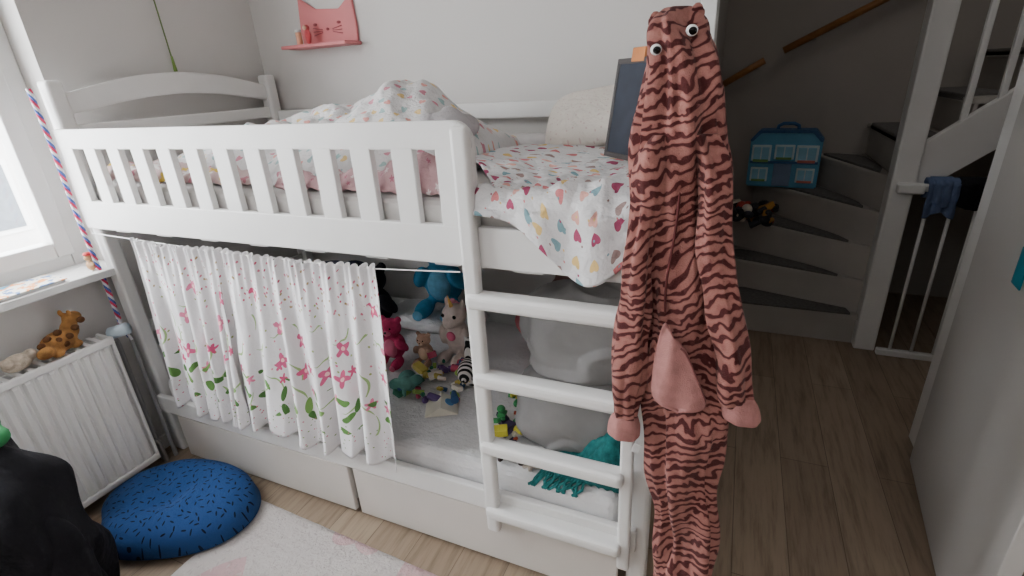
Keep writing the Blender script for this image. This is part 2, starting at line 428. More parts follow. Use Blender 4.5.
disc_cushion('pillow',pillow_out,.065,PILM,(-.46,1.86,1.355),flat=1,rot=(.50,-.16,.08),nz=.012)
GREYP=printed('grey_dot_cotton',(178,174,176),[dict(pitch=.02,r=.005,rand=.8,pal=[(230,230,230),(150,140,150)])],wr=.6)
fuse('crumpled_cloth',[((0,0,.04),(.08,.06,.045)),((.055,.02,.03),(.05,.05,.04)),((-.05,-.02,.045),(.04,.04,.035),(.3,.4,0)),((.02,.02,.07),(.04,.035,.02),(0,.5,0))],GREYP,None,.006,(-.85,1.45,1.335),.3,.95)
fuse('sheet_fold',[((0,0,0),(.12,.05,.03)),((.1,.03,.0),(.1,.04,.025)),((-.08,.02,.01),(.08,.04,.02))],HEARTS2,None,.007,(-.72,1.9,1.265),.1,1.0)
NAVY=plain('navy_fabric',(40,46,66),.8,.1,30,.3)
bg=empty('toy_slate_board')
SLB=plain('slate_dark',(44,50,62),.6,.1,20); SLF=plain('slate_frame',(70,66,66),.5)
box('slate',(-.006,-.085,.0),(.006,.085,.235),SLB,bg,.003)
for lo,hi in (((-.008,-.095,-.008),(.008,.095,.006)),((-.008,-.095,.232),(.008,.095,.246)),((-.008,-.097,-.008),(.008,-.084,.246)),((-.008,.084,-.008),(.008,.097,.246))):
    box('frame',lo,hi,SLF,bg,.002)
box('orange_tab',(-.009,-.03,.235),(.009,.03,.27),plain('orange_plastic',(190,120,70),.5),bg,.003)
bg.location=(-.282,1.40,1.285); bg.rotation_euler=(0,.16,.75)
# ------------------------------------------------------------------ curtain
pk_=[(206,96,134),(214,122,152),(198,84,120)]
CUR=printed('floral_curtain_cotton',(226,224,226),[
 dict(pitch=.026,r=.0042,rand=1,seed=1,pal=[(205,120,140),(180,80,105),(165,140,100)],v=(.55,.71),dens=.7),
 dict(pitch=.035,r=.0040,rand=1,seed=9,pal=[(215,130,150),(150,165,100)],v=(.3,.6),dens=.4),
 dict(pitch=.125,r=.055,shape='stem',rand=.6,seed=11,rot=2.4,rot0=1.57,pal=[(150,180,120)],v=(.12,.5),dens=.8),
 dict(pitch=.115,r=.034,shape='flower',k=4,rand=.6,seed=2,rot=3,pal=pk_,v=(.28,.60),dens=.48),
 dict(pitch=.115,r=.008,shape='dot',rand=.6,seed=2,rot=3,pal=[(244,196,196)],v=(.28,.60),dens=.48),
 dict(pitch=.085,r=.022,shape='flower',k=5,rand=.6,seed=7,pal=pk_,v=(.20,.38),dens=.5),
 dict(pitch=.070,r=.031,shape='leaf',rand=.6,seed=5,rot=6,pal=[(92,134,72),(116,156,86),(76,116,62)],v=(.10,.25),dens=.75),
 dict(pitch=.02,r=.0025,rand=1,seed=8,pal=[(200,100,125),(120,150,90)],v=(.0,.14),dens=.5)],wr=.2)
cu=empty('bunk_curtain')
def curtain(x0,x1,xb0,xb1,seed,zb,nf):
    def f(u,v):
        x=x0+(x1-x0)*u; xb=xb0+(xb1-xb0)*u; X=x+(xb-x)*v
        ph=2*pi*nf*u+seed+2.2*N(u*3,v*1.1,seed)
        top=math.exp(-v*9)
        y=1.030+(.006+.013*v)*math.sin(ph)+.008*v*math.sin(ph*1.7+v*2.5+1)+top*.007*math.sin(u*2*pi*nf*3.3+seed+2*N(u*9,seed))+.004*N(u*14,v*6,seed+3)-.012*v
        zt=1.048-.010*math.sin(pi*u)+.005*math.sin(u*2*pi*nf*3.3+seed+1)*1.0
        zbot=zb+.014*math.sin(ph)+.03*N(u*3,seed)
        X+=.007*math.cos(ph)*v
        return (X,y,zt+(zbot-zt)*v)
    return f
surf('panel',curtain(-1.925,-1.50,-1.98,-1.57,0,.36,5),200,60,CUR,cu,.002,lambda u,v:(.62*u,.73*(1-v)))
surf('panel',curtain(-1.525,-.865,-1.625,-.895,4,.36,7),280,60,CUR,cu,.002,lambda u,v:(.95*u+2,.73*(1-v)))
tube('wire',[(-2.19,1.055,1.045),(-1.5,1.035,1.035),(-.9,1.035,1.036),(-.62,1.05,1.048)],.0018,PLAST,cu)
# ------------------------------------------------------------------ onesie: limp fleece hung by its hood over the post
on=empty('tiger_onesie')
body=[(-.130,1.085,1.602,.008,.008),(-.130,1.08,1.597,.028,.03),(-.128,1.07,1.580,.048,.05),(-.122,1.055,1.545,.060,.068),(-.114,1.035,1.50,.064,.068),(-.106,1.012,1.44,.072,.054),(-.098,.998,1.37,.082,.040),(-.090,.990,1.29,.083,.032),(-.082,.985,1.12,.080,.030),(-.074,.98,.97,.080,.030),(-.058,.975,.82,.078,.032),(-.040,.972,.67,.075,.030),(-.026,.972,.52,.071,.030),(-.018,.972,.38,.069,.030),(-.016,.972,.26,.066,.030),(-.016,.972,.2,.055,.028)]
loft('body',body,TIGER,on,160,10,[(4,.07,.6,2),(7,.07,1,3),(11,.05,0,-3),(17,.025,0,4)],True,.030,19,.30)
sl=[(-.125,.995,1.39,.026,.024),(-.142,.972,1.33,.030,.026),(-.150,.962,1.2,.031,.024),(-.157,.957,1.05,.033,.023),(-.166,.953,.92,.034,.022),(-.172,.95,.80,.030,.021),(-.172,.95,.765,.027,.019)]
loft('sleeve_left',sl,TIGER,on,72,9,[(3,.12,0,5),(5,.12,1,7),(9,.05,0,-6)],True,.020,20,.35)
loft('cuff_left',[(-.172,.95,.785,.028,.020),(-.173,.95,.765,.034,.024),(-.174,.95,.735,.035,.024),(-.174,.95,.728,.029,.020)],PINKF,on,36,4,[(6,.05,0,0)])
sr=[(-.060,.985,1.39,.026,.024),(-.036,.975,1.32,.029,.026),(-.024,.968,1.2,.030,.024),(.0,.963,1.07,.031,.024),(.028,.958,.97,.033,.023),(.05,.955,.885,.031,.022),(.055,.955,.865,.028,.019)]
loft('sleeve_right',sr,TIGER,on,72,9,[(3,.12,2,5),(5,.12,1,7),(9,.05,0,-6)],True,.020,20,.35)
loft('cuff_right',[(.053,.955,.88,.027,.020),(.057,.955,.86,.034,.024),(.063,.955,.832,.035,.024),(.064,.955,.825,.028,.020)],PINKF,on,36,4,[(6,.05,0,0)])
def pocket(u,v):
    z=1.02-.18*v-.05*(u-.35)*(1-v)
    t=v/.80
    hw=(.016+.038*min(1,t)**.6) if v<.80 else .054*(max(0,1-((v-.80)/.20)**2.8))**(1/2.8)
    xc=-.080+.022*v
    x=xc+(u-.5)*2*hw
    y=.929+((x-xc)/.06)**2*.014-.005*math.sin(pi*u)*math.sin(pi*v)+.003*math.sin(u*9+v*4)
    return (x,y,z)
surf('pocket',pocket,30,40,PINKF,on,.006)
tube('pocket_seam',[tuple(Vector(pocket(1,v/30))+Vector((-.001,-.003,0))) for v in range(25)],.002,plain('seam_pink',(130,80,78),.9),on)
tube('zip',[(-.096+.006*math.sin(k*.5),.955-.001*k+.003*math.sin(k*1.3),1.36-.028*k) for k in range(12)],.0025,plain('zip_maroon',(92,40,40),.7),on)
for nm,cx in (('foot_left',-.05),('foot_right',.02)):
    fuse(nm,[((0,0,.05),(.034,.030,.06)),((0,-.03,.015),(.03,.055,.024))],TIGER,on,.006,(cx,.972,.165))
EW=plain('eye_white',(240,240,240),.3); EB=plain('eye_black',(10,10,12),.2)
for i,(x,z,yy) in enumerate(((-.150,1.530,.990),(-.094,1.556,1.0))):
    ell('eye_white',(x,yy,z),(.010,.005,.010),EW,on,(.5,0,0))
    ell('eye_pupil',(x+.002,yy-.004,z-.001),(.007,.0025,.007),EB,on,(.5,0,0))
for x,zz in ((-.163,1.578),(-.092,1.585)):
    fuse('ear',[((0,0,0),(.014,.007,.014)),((0,-.001,.008),(.010,.006,.010))],TIGER,on,.004,(x,1.05,zz))
box('label',(-.150,.935,.70),(-.133,.937,.725),plain('label_white',(220,220,220)),on,.001,rot=(0,.3,.2))
# ------------------------------------------------------------------ radiator
ra=empty('radiator')
RY0,RY1=-.5,.975
vs=[];pitch=.036; n=int((RY1-RY0)/pitch)
prof=[]
for i in range(n):
    y=RY0+.02+i*pitch
    if y+pitch>RY1-.01: break
    prof+=[(y,0),(y+.008,.010),(y+.022,.010),(y+.030,0)]
zs=[.085,.10,.615,.63]
for k,z in enumerate(zs):
    d=0 if k in(0,3) else 1
    for y,e in prof: vs.append((-2.163+e*d,y,z))
m_=len(prof)
fs=[[j*m_+i,j*m_+i+1,(j+1)*m_+i+1,(j+1)*m_+i] for j in range(3) for i in range(m_-1)]
mesh('ribbed_panel',vs,fs,WHITE,ra)
box('rear_panel',(-2.25,RY0,.075),(-2.238,RY1,.645),WHITE,ra)
box('front_edge_top',(-2.168,RY0,.625),(-2.15,RY1,.655),WHITE,ra,.006)
box('front_edge_bottom',(-2.168,RY0,.065),(-2.15,RY1,.092),WHITE,ra,.006)
box('core',(-2.235,RY0+.01,.09),(-2.17,RY1-.01,.62),WHITE,ra)
box('end_cover',(-2.25,RY1-.012,.07),(-2.152,RY1,.655),WHITE,ra,.004)
for i in range(40):
    y=RY0+.02+i*.036
    if y<RY1-.03: box('grille_bar',(-2.245,y,.645),(-2.16,y+.016,.655),WHITE,ra,.001)
cyl('bracket',(-2.3,.8,.5),(-2.24,.8,.5),.012,METAL,ra)
pp=empty('heating_pipes')
tube('pipe_a',[(-2.2,.98,.12),(-2.2,1.0,.12),(-2.2,1.01,.1),(-2.2,1.012,.0)],.009,METAL,pp)
tube('pipe_b',[(-2.21,.98,.62),(-2.21,1.005,.62),(-2.23,1.018,.6),(-2.235,1.02,.02),(-2.235,1.02,0)],.009,METAL,pp)
tube('pipe_c',[(-2.2,1.02,.66),(-2.2,1.05,.64),(-2.2,1.055,.6),(-2.2,1.055,0)],.009,METAL,pp)
vb=empty('radiator_valve')
cyl('knob',(-2.19,.99,.655),(-2.13,1.02,.672),.024,plain('valve_knob',(190,205,215),.3),vb,24)
cyl('collar',(-2.205,.985,.645),(-2.185,.995,.657),.015,METAL,vb)
BRN=plain('brown_plush',(96,62,36),.95,.2,50,.5,300)
gf=empty('plush_giraffe')
fuse('body',[((0,0,.035),(.034,.055,.034)),((0,.045,.055),(.024,.024,.03)),((0,.065,.085),(.022,.028,.02)),((.022,-.03,.012),(.014,.018,.012)),((.022,.03,.012),(.014,.018,.012)),((-.015,.05,.108),(.007,.007,.012)),((.015,.05,.108),(.007,.007,.012)),((.02,-.06,.03),(.018,.026,.018))],plain('giraffe_plush',(158,112,62),.95,.25,40,.5,300),gf,.004,(-2.2,.83,.657),.3,1.2)
for q in ((.03,-.01,.05),(.03,.025,.05),(.02,-.035,.065),(.02,.055,.07),(.034,.005,.03),(.02,.0,.075),(.025,-.06,.05),(.022,.08,.09)):
    ell('patch',(-2.2+q[0],.83+q[1],.665+q[2]),(.011,.013,.012),BRN,gf)
lp=empty('plush_lamb')
fuse('body',[((0,0,.025),(.028,.04,.026)),((.01,.035,.035),(.018,.018,.018)),((.01,.05,.03),(.008,.012,.007)),((.012,-.03,.04),(.016,.016,.014))],plain('lamb_wool',(196,182,164),.95,.2,60,.6,300),lp,.004,(-2.2,.70,.657),.2,1.15)
ell('face',(-2.19,.745,.695),(.01,.012,.009),BRN,lp)
bk=empty('picture_book')
BC,nb,b=newmat('book_cover',.35,.4)
f,_=nb.noise(objc(nb),14,3)
nb.l.new(nb.ramp(f,[(0,srgb((60,110,170))),(.42,srgb((230,225,215))),(.52,srgb((230,140,50))),(.6,srgb((70,150,190)))],'CONSTANT'),b.inputs['Base Color'])
box('pages',(-2.345,.60,.897),(-2.215,.93,.905),PLAST,bk,.001); box('cover',(-2.35,.595,.905),(-2.21,.935,.908),BC,bk,.001)
fg=empty('toy_figurine')
fuse('body',[((0,0,.02),(.018,.014,.02)),((0,0,.052),(.014,.014,.014)),((.015,0,.028),(.012,.006,.006)),((-.015,0,.028),(.012,.006,.006))],plain('figurine',(190,150,110),.5),fg,.003,(-2.25,1.04,.896))
ell('hat',(-2.25,1.04,.962),(.014,.014,.008),plain('hat_red',(190,60,60),.5),fg)
bc=empty('braided_cord')
cols=[plain('cord_pink',(204,60,96),.7),plain('cord_blue',(80,106,176),.7),plain('cord_white',(230,230,235),.7)]
for k in range(3):
    pts=[]
    for i in range(420):
        t=i/419; z=1.55-.88*t; a=t*110+k*2*pi/3
        pts.append((-2.232+.0045*math.cos(a)+.006*math.sin(t*9),1.070+.0045*math.sin(a)-.018,z))
    tube('strand',pts,.0042,cols[k],bc)
for k in range(3): tube('tassel',[(-2.232,1.05,.68),(-2.225+.012*k,1.045,.64),(-2.21+.016*k,1.045,.62-.01*k)],.005,cols[k],bc)
# ------------------------------------------------------------------ cat shelf
cs=empty('cat_wall_shelf')
PK=plain('pink_painted_wood',(206,122,124),.5,.03,8)
cx0,cx1=-1.985,-1.66
out=[(cx0,1.69),(cx1,1.69),(cx1+.004,1.76),(cx1-.005,1.885),(cx1-.085,1.83),(cx0+.105,1.84),(cx0+.01,1.895),(cx0-.004,1.76)]
prism('cat_face',out,'y',2.104,2.118,PK,cs,.003)
box('ledge',(-2.03,2.0,1.675),(-1.65,2.118,1.69),PK,cs,.003)
DK=plain('face_paint',(150,70,75),.6)
for s in (-1,1):
    ell('eye',(-1.822+s*.07,2.102,1.775),(.012,.003,.006),DK,cs)
    for k in (-1,0,1): cyl('whisker',(-1.822+s*.03,2.101,1.745+k*.006),(-1.822+s*.085,2.101,1.745+k*.016),.0015,DK,cs,6)
ell('nose',(-1.822,2.102,1.752),(.009,.004,.006),DK,cs)
fg2=empty('toy_doll')
fuse('body',[((0,0,.03),(.014,.012,.03)),((0,0,.07),(.014,.014,.014)),((.013,0,.04),(.005,.005,.018)),((-.013,0,.04),(.005,.005,.018))],plain('doll_red',(200,80,84),.6),fg2,.004,(-1.90,2.05,1.69))
ell('doll_face',(-1.90,2.037,1.76),(.010,.007,.010),plain('skin',(235,195,170),.6),fg2)
jr=empty('candle_jar'); cyl('jar',(-1.955,2.05,1.69),(-1.955,2.05,1.745),.014,plain('jar_orange',(230,170,140),.3),jr); cyl('lid',(-1.955,2.05,1.745),(-1.955,2.05,1.757),.015,PLAST,jr)
hc=empty('hanging_cord'); tube('cord',[(-2.285,1.60,2.3),(-2.285,1.62,2.0),(-2.285,1.63,1.66)],.003,plain('cord_green',(110,130,80),.7),hc); cyl('cord_pull',(-2.283,1.63,1.60),(-2.283,1.63,1.66),.008,plain('pull_green',(120,150,70),.6),hc,12,.004)
# ------------------------------------------------------------------ lower bunk contents
def eyes(p,pts,r,c=(15,15,18)):
    m=plain('bead_eye',c,.15)
    for q in pts: ell('eye',q,(r,r*.7,r),m,p,None,2)
def bear(name,loc,s,mat,mat2,rz=0,extra=None):
    e=empty(name)
    fuse('body',[((0,0,.13),(.085,.07,.10)),((0,-.01,.27),(.075,.065,.068)),((-.06,0,.33),(.026,.015,.026)),((.06,0,.33),(.026,.015,.026)),((-.085,-.04,.16),(.03,.03,.065),(.4,.5,0)),((.085,-.04,.16),(.03,.03,.065),(.4,-.5,0)),((-.06,-.09,.04),(.036,.075,.036)),((.06,-.09,.04),(.036,.075,.036))],mat,e,.009)
    ell('muzzle',(0,-.065,.255),(.03,.022,.022),mat2,e)
    ell('belly',(0,-.045,.13),(.055,.03,.07),mat2,e)
    ell('nose',(0,-.086,.265),(.009,.006,.006),plain('nose_black',(20,18,20),.3),e)
    eyes(e,[(-.028,-.066,.288),(.028,-.066,.288)],.007)
    for sx in (-1,1): ell('sole',(sx*.06,-.163,.04),(.022,.006,.022),mat2,e)
    e.location=loc; e.scale=(s,s,s); e.rotation_euler=(0,0,rz); return e
Z2=.386
disc_cushion('bunk_pillow',lambda a:rect_out(a,.26,.13,5),.05,SHEET,(-1.28,1.89,Z2+.05),flat=.9)
bear('plush_bear',(-1.215,1.90,Z2+.095),1.12,plain('blue_plush',(62,138,178),.95,.1,40,.5,300),plain('light_blue_plush',(104,170,202),.95,.1,40,.5),.15)
bear('plush_rabbit',(-1.27,1.54,Z2),.62,plain('magenta_plush',(196,54,100),.95,.1,40,.5,300),plain('pink_plush_light',(226,120,150),.95),.1)
uc=empty('plush_unicorn')
fuse('body',[((0,0,.1),(.055,.05,.085)),((0,-.015,.215),(.055,.05,.052)),((0,-.055,.195),(.032,.03,.028)),((-.04,0,.265),(.013,.01,.024)),((.04,0,.265),(.013,.01,.024)),((-.055,-.03,.12),(.018,.022,.05)),((.055,-.03,.12),(.018,.022,.05)),((-.035,-.07,.03),(.025,.05,.025)),((.035,-.07,.03),(.025,.05,.025))],plain('cream_plush',(216,200,192),.95,.06,50,.5,300),uc,.007)
cyl('horn',(0,-.03,.26),(0,-.05,.32),.010,plain('horn_gold',(230,190,110),.4),uc,12,.001)
eyes(uc,[(-.028,-.058,.225),(.028,-.058,.225)],.009)
for i in range(6): ell('mane',(-.012+.008*(i%3),.0+.01*i,.265-.012*i),(.016,.016,.018),plain('mane_pink',(226,150,170),.9),uc,None,2)
ell('flower_badge',(0,-.056,.13),(.022,.008,.022),plain('badge_pink',(220,110,140),.8),uc)
uc.location=(-1.02,1.66,Z2); uc.rotation_euler=(0,0,-.05); uc.scale=(.98,)*3
bear('plush_monkey',(-1.135,1.57,Z2),.42,plain('tan_plush',(186,150,130),.95,.1,40,.5),plain('tan_light',(220,190,165),.95),0)
bear('plush_panda',(-1.53,1.77,Z2),1.0,plain('black_plush',(26,26,32),.95,.1,40,.5),plain('grey_plush',(70,70,80),.95),.2)
zm,nb,b=newmat('zebra_plush',.9,.1)
wv=nb.node('ShaderNodeTexWave'); nb.l.new(objc(nb),wv.inputs['Vector']); wv.inputs['Scale'].default_value=14; wv.inputs['Distortion'].default_value=2
nb.l.new(nb.ramp(wv.outputs['Fac'],[(.45,(.02,.02,.02)),(.55,(.75,.72,.7))]),b.inputs['Base Color'])
zb=empty('plush_zebra')
fuse('body',[((0,0,.05),(.075,.036,.038)),((.075,0,.09),(.024,.02,.045),(0,.4,0)),((.10,0,.125),(.036,.02,.02),(0,.3,0)),((.08,.012,.15),(.006,.006,.014)),((.08,-.012,.15),(.006,.006,.014)),((.05,-.03,.02),(.012,.035,.012)),((-.05,-.03,.02),(.012,.035,.012)),((.05,.03,.02),(.012,.03,.012)),((-.05,.03,.02),(.012,.03,.012)),((-.085,0,.05),(.02,.006,.006))],zm,zb,.005)
zb.location=(-.90,1.50,Z2); zb.rotation_euler=(0,0,1.9)
tp=empty('plush_elephant')
fuse('body',[((0,0,.035),(.06,.04,.035)),((.05,-.01,.055),(.03,.028,.028)),((.085,-.02,.04),(.024,.009,.009),(0,.5,0)),((.05,.03,.06),(.012,.028,.026)),((.05,-.045,.06),(.012,.028,.026)),((-.03,-.03,.015),(.014,.02,.014)),((.02,-.03,.015),(.014,.02,.014))],plain('mint_plush',(96,150,142),.95,.1,40,.5),tp,.005)
tp.location=(-1.10,1.38,Z2); tp.rotation_euler=(0,0,-.9)
def clutter(name,cx,cy,z,wx,wy,n,pal,zj=.03,smin=.012,smax=.03):
    e=empty(name)
    for i,c in enumerate(pal):
        bm=bmesh.new()
        for k in range(n//len(pal)+1):
            s=random.uniform(smin,smax); x=cx+random.uniform(-wx,wx); y=cy+random.uniform(-wy,wy); zz=z+random.uniform(0,zj)+s*.45
            M=Matrix.Translation((x,y,zz))@Euler((random.uniform(-.5,.5),random.uniform(-.5,.5),random.uniform(0,6))).to_matrix().to_4x4()
            ty=random.random()
            if ty<.4: bmesh.ops.create_cube(bm,size=1,matrix=M@Matrix.Diagonal((s*1.7,s,s*.7,1)))
            elif ty<.7: bmesh.ops.create_icosphere(bm,subdivisions=2,radius=s*.6,matrix=M@Matrix.Diagonal((1.3,.9,.8,1)))
            else: bmesh.ops.create_cone(bm,cap_ends=True,segments=14,radius1=s*.5,radius2=s*.35,depth=s*1.6,matrix=M@Euler((1.4,0,0)).to_matrix().to_4x4())
        bmesh.ops.bevel(bm,geom=bm.edges[:],offset=.0012,segments=1,affect='EDGES')
        me=bpy.data.meshes.new('toy'); bm.to_mesh(me); bm.free()
        link(bpy.data.objects.new('toy_pieces',me),e,plain('toy_%d'%i,c,.5))
    return e
TOYP=[(200,180,90),(60,130,105),(180,70,95),(100,76,130),(225,215,205),(60,96,140),(150,180,90)]
clutter('toy_pile',-.99,1.44,Z2,.13,.13,46,TOYP,.035,.014,.038)
clutter('small_toys',-.60,1.30,Z2,.05,.14,34,[(210,200,70),(60,150,90),(200,90,60),(70,60,90),(220,210,200)],.07,.015,.035)
clutter('toy_blocks',-.53,1.15,Z2,.07,.04,12,[(60,40,40),(200,190,180),(90,110,140)],.015)
gc=empty('greeting_card')
prism('card',[(-.06,0),(0,.035),(.06,0)],'y',0,.10,plain('card_paper',(226,220,205),.7),gc)
gc.location=(-.88,1.26,Z2+.004); gc.rotation_euler=(0,0,.5)
ell('print',(0.03,.05,.022),(.018,.02,.003),plain('card_blue',(90,140,180),.7),gc,(0,.53,0))
GR=plain('grey_fleece',(148,146,146),.95,.06,9,.3,40,.1,0,.008)
def heap(name,c,r,mat,seed,amp=.05,n=200,mm=150,fold=0,ff=3,sx=1.2):
    vs=[];fs=[]
    for j in range(mm+1):
        ph=pi*j/mm
        for i in range(n):
            th=2*pi*i/n; d=Vector((math.sin(ph)*math.cos(th),math.sin(ph)*math.sin(th),math.cos(ph)))
            w=3.4*N(d.x*.9+seed,d.y*.9,d.z*.9)+d.x*d.x*sx-d.x*.6
            p=(d.z*ff+w)/pi; fr=p-math.floor(p)
            saw=(fr**1.6)*(1-sst((fr-.86)/.14))          # overlapping soft folds
            p2=(d.x*3.1+d.z*1.3+2.5*N(d.x,d.y+seed,d.z))/pi; f2=p2-math.floor(p2)
            saw2=math.sin(pi*f2)**2
            k=1+amp*1.6*N(d.x*1.3+seed,d.y*1.3,d.z*1.3)+fold*saw+fold*.25*saw2+amp*.10*N(d.x*6,d.y*6,d.z*6+seed)
            vs.append((c[0]+d.x*r[0]*k,c[1]+d.y*r[1]*k,max(Z2+.003,c[2]+d.z*r[2]*k)))
    for j in range(mm):
        for i in range(n): fs.append([j*n+i,(j+1)*n+i,(j+1)*n+(i+1)%n,j*n+(i+1)%n])
    return mesh(name,vs,fs,mat,None,True)
gb=empty('grey_blanket_heap')
for o_ in (heap('lower_lobe',(-.40,1.35,.49),(.21,.17,.15),GR,3,.10,fold=.10,ff=2.2),heap('upper_lobe',(-.39,1.44,.73),(.205,.185,.145),GR,7,.10,fold=.20,ff=3.6,sx=2.2)): o_.parent=gb
TEAL=plain('teal_knit',(34,112,112),.95,.2,60,.6,250)
def teal_(u,v):
    x=-.44+.25*u+.02*N(v*4,u*3); y=1.11+.13*v
    b=math.sin(pi*v)**.5*math.sin(pi*u)**.5
    return (x,y,Z2+.010+b*(.035+.13*sst((u-.35)*2))*(1+.5*N(x*18,y*18))+.016*abs(N(x*45,y*45)))
surf('teal_blanket',teal_,80,50,TEAL,None,.008)
frg=empty('teal_fringe')
for i in range(16):
    x=-.44+i*.009
    tube('fringe',[(x,1.115,Z2+.02),(x-.006,1.105,Z2+.014),(x-.02+.012*math.sin(i*3),1.098,Z2-.005),(x-.03+.02*math.sin(i*5),1.094,Z2-.03)],.0045,TEAL,frg)
fuse('plush_cushion',[((0,0,.10),(.13,.05,.10)),((.05,0,.22),(.09,.05,.07)),((-.05,-.02,.16),(.05,.05,.06))],printed('pink_red_fabric',(190,104,110),[],wr=.5),None,.009,(-.72,1.88,.386))
fuse('blanket_roll',[((0,0,.1),(.25,.07,.09)),((.1,0,.17),(.16,.06,.07)),((-.1,0,.16),(.12,.05,.07))],plain('brown_blanket',(112,84,78),.95,.1,20,.4),None,.012,(-.44,1.9,.56))
dn=empty('navy_cushion'); fuse('cushion',[((0,0,.15),(.2,.06,.14)),((.12,0,.2),(.12,.06,.1))],NAVY,dn,.012,(-1.85,1.9,.386))
# ------------------------------------------------------------------ floor things
def bean(a):
    r=.275*(1+.10*math.cos(2*(a-.35))-.17*math.exp(-((((a-3.9+pi)%(2*pi))-pi)/.4)**2)+.03*math.cos(3*a)); return (r*math.cos(a)*1.05,r*math.sin(a)*.88)
BL=printed('blue_dash_cotton',(36,68,116),[dict(pitch=.028,r=.0085,shape='dash',rand=.7,rot=6,pal=[(16,22,40),(20,30,50)])],wr=.5)
disc_cushion('floor_cushion',bean,.115,BL,(-1.83,.815,.032),flat=.26,rot=(0,0,.1),p=.42,nz=.014,hf=lambda x,y:1-.28*math.exp(-((x+.02)**2+(y+.02)**2)/.010)+.35*max(0,y))
RUG=printed('rug_pile',(186,180,177),[dict(pitch=.34,r=.10,shape='heart',rand=.5,rot=1,rot0=3,pal=[(188,154,156)],op=.8,dens=.7),dict(pitch=.028,r=.009,shape='dash',rand=.9,rot=6,pal=[(160,152,150),(196,190,186)],op=.5)],rough=.98,wr=.9)
def rugf(u,v):
    return (-.65+1.0*(u-.95)*1.0, -.42+1.40*v-.045*(u)*1.0,.012+.0025*N(u*20,v*20))
surf('rug',rugf,80,80,RUG,None,.012,lambda u,v:(1.0*u+3,1.39*v+3))
ch=empty('child_chair'); CW=plain('chair_wood',(150,120,85),.5)
CX,CY=-1.78,.40
for x in (CX-.12,CX+.05):
    for y in (CY-.12,CY+.06): box('leg',(x-.015,y-.015,0),(x+.015,y+.015,.30),CW,ch)
box('seat',(CX-.14,CY-.14,.30),(CX+.10,CY+.08,.32),CW,ch)
BK=plain('black_fabric',(17,17,22),.85,.2,14,.6,40,.2,0,.01)
jk=empty('black_jacket')
loft('coat_body',[(CX+.02,CY,.02,.15,.12),(CX+.02,CY,.12,.165,.13),(CX+.02,CY,.34,.18,.14),(CX+.02,CY,.42,.18,.142),(CX,CY,.50,.165,.135),(CX-.03,CY,.58,.14,.12),(CX-.06,CY,.64,.10,.10),(CX-.07,CY,.66,.03,.03)],BK,jk,100,7,[(5,.07,0,6),(9,.05,1,-9)],True,.05,10)
loft('sleeve',[(CX+.17,CY+.02,.02,.03,.03),(CX+.175,CY+.02,.08,.045,.045),(CX+.175,CY+.02,.2,.05,.05),(CX+.16,CY+.02,.34,.055,.05),(CX+.12,CY+.02,.44,.05,.05),(CX+.07,CY+.01,.50,.03,.03)],BK,jk,48,6,[(3,.09,0,14)],True,.018,14)
fuse('green_lining',[((0,0,0),(.06,.05,.03)),((-.06,0,.02),(.06,.06,.035))],plain('green_fabric',(36,110,62),.9),jk,.01,(CX-.04,CY+.05,.655))
# ------------------------------------------------------------------ door leaf, opened into room
dr=empty('door_1')
DW=plain('door_paint',(188,185,182),.45,.015,3)
box('leaf',(0,-.86,.012),(.04,0,2.03),DW,dr,.003)
cyl('handle_rose',(-.004,-.79,1.03),(0,-.79,1.03),.024,METAL,dr)
tube('handle_lever',[(-.004,-.79,1.03),(-.05,-.79,1.03),(-.052,-.78,1.03),(-.052,-.68,1.03)],.008,METAL,dr)
dr.location=(.752,2.06,0); dr.rotation_euler=(0,0,-.10)
box('teal_sticker',(-.006,-.45,.92),(-.002,-.385,1.02),plain('teal_vinyl',(30,130,150),.5),dr,.001)
# ------------------------------------------------------------------ staircase
stc=empty('staircase')
SW=plain('stair_paint',(176,171,165),.55,.04,5)
NX,NY=.74,3.07; X0,Y1=-.155,3.915; RI=.186
def hit(a):
    c,s=math.cos(a),math.sin(a); t=9
    if c<-1e-6: t=min(t,(X0-NX)/c)
    if s>1e-6: t=min(t,(Y1-NY)/s)
    return (NX+c*t,NY+s*t)
angs=[pi-math.radians(18*i) for i in range(6)]
def wedge(a,b):
    p=[(NX,NY),hit(a)]
    ca=math.atan2(Y1-NY,X0-NX)
    if a>ca>b: p.append((X0,Y1))
    p.append(hit(b)); return p
for i in range(5):
    z=RI*(i+1)
    prism('riser',wedge(angs[i],angs[5]),'z',RI*i,z-.03,SW,stc)
    a0=angs[i]+math.radians(2)
    pl=wedge(min(a0,pi),angs[5])
    if i==0: pl=[(NX,NY-.03),(X0,NY-.03),(X0,Y1),(NX,Y1)]
    prism('tread',pl,'z',z-.03,z,SW,stc,.004)
    am=angs[i]-math.radians(.5 if i else -1.5); ae=angs[i]-math.radians(15)
    pts=[]
    r0,r1=.17,.80 if i in(0,4) else .86
    if i==0:
        pts=[(.66,NY-.035),(.62,NY+.16),(.1,NY+.2),(-.02,NY+.12),(-.05,NY-.035)]
    else:
        for k in range(9):
            r=r0+(r1-r0)*k/8; pts.append((NX+r*math.cos(am),NY+r*math.sin(am)))
        for k in range(9):
            t=k/8; r=r1+(r0-r1)*t; aa=ae+(am-ae)*(max(0,(abs(t-.5)*2))**6)*.8
            pts.append((NX+r*math.cos(aa),NY+r*math.sin(aa)))
    prism('carpet_pad',pts,'z',z-.0,z+.012,DARKG,stc)
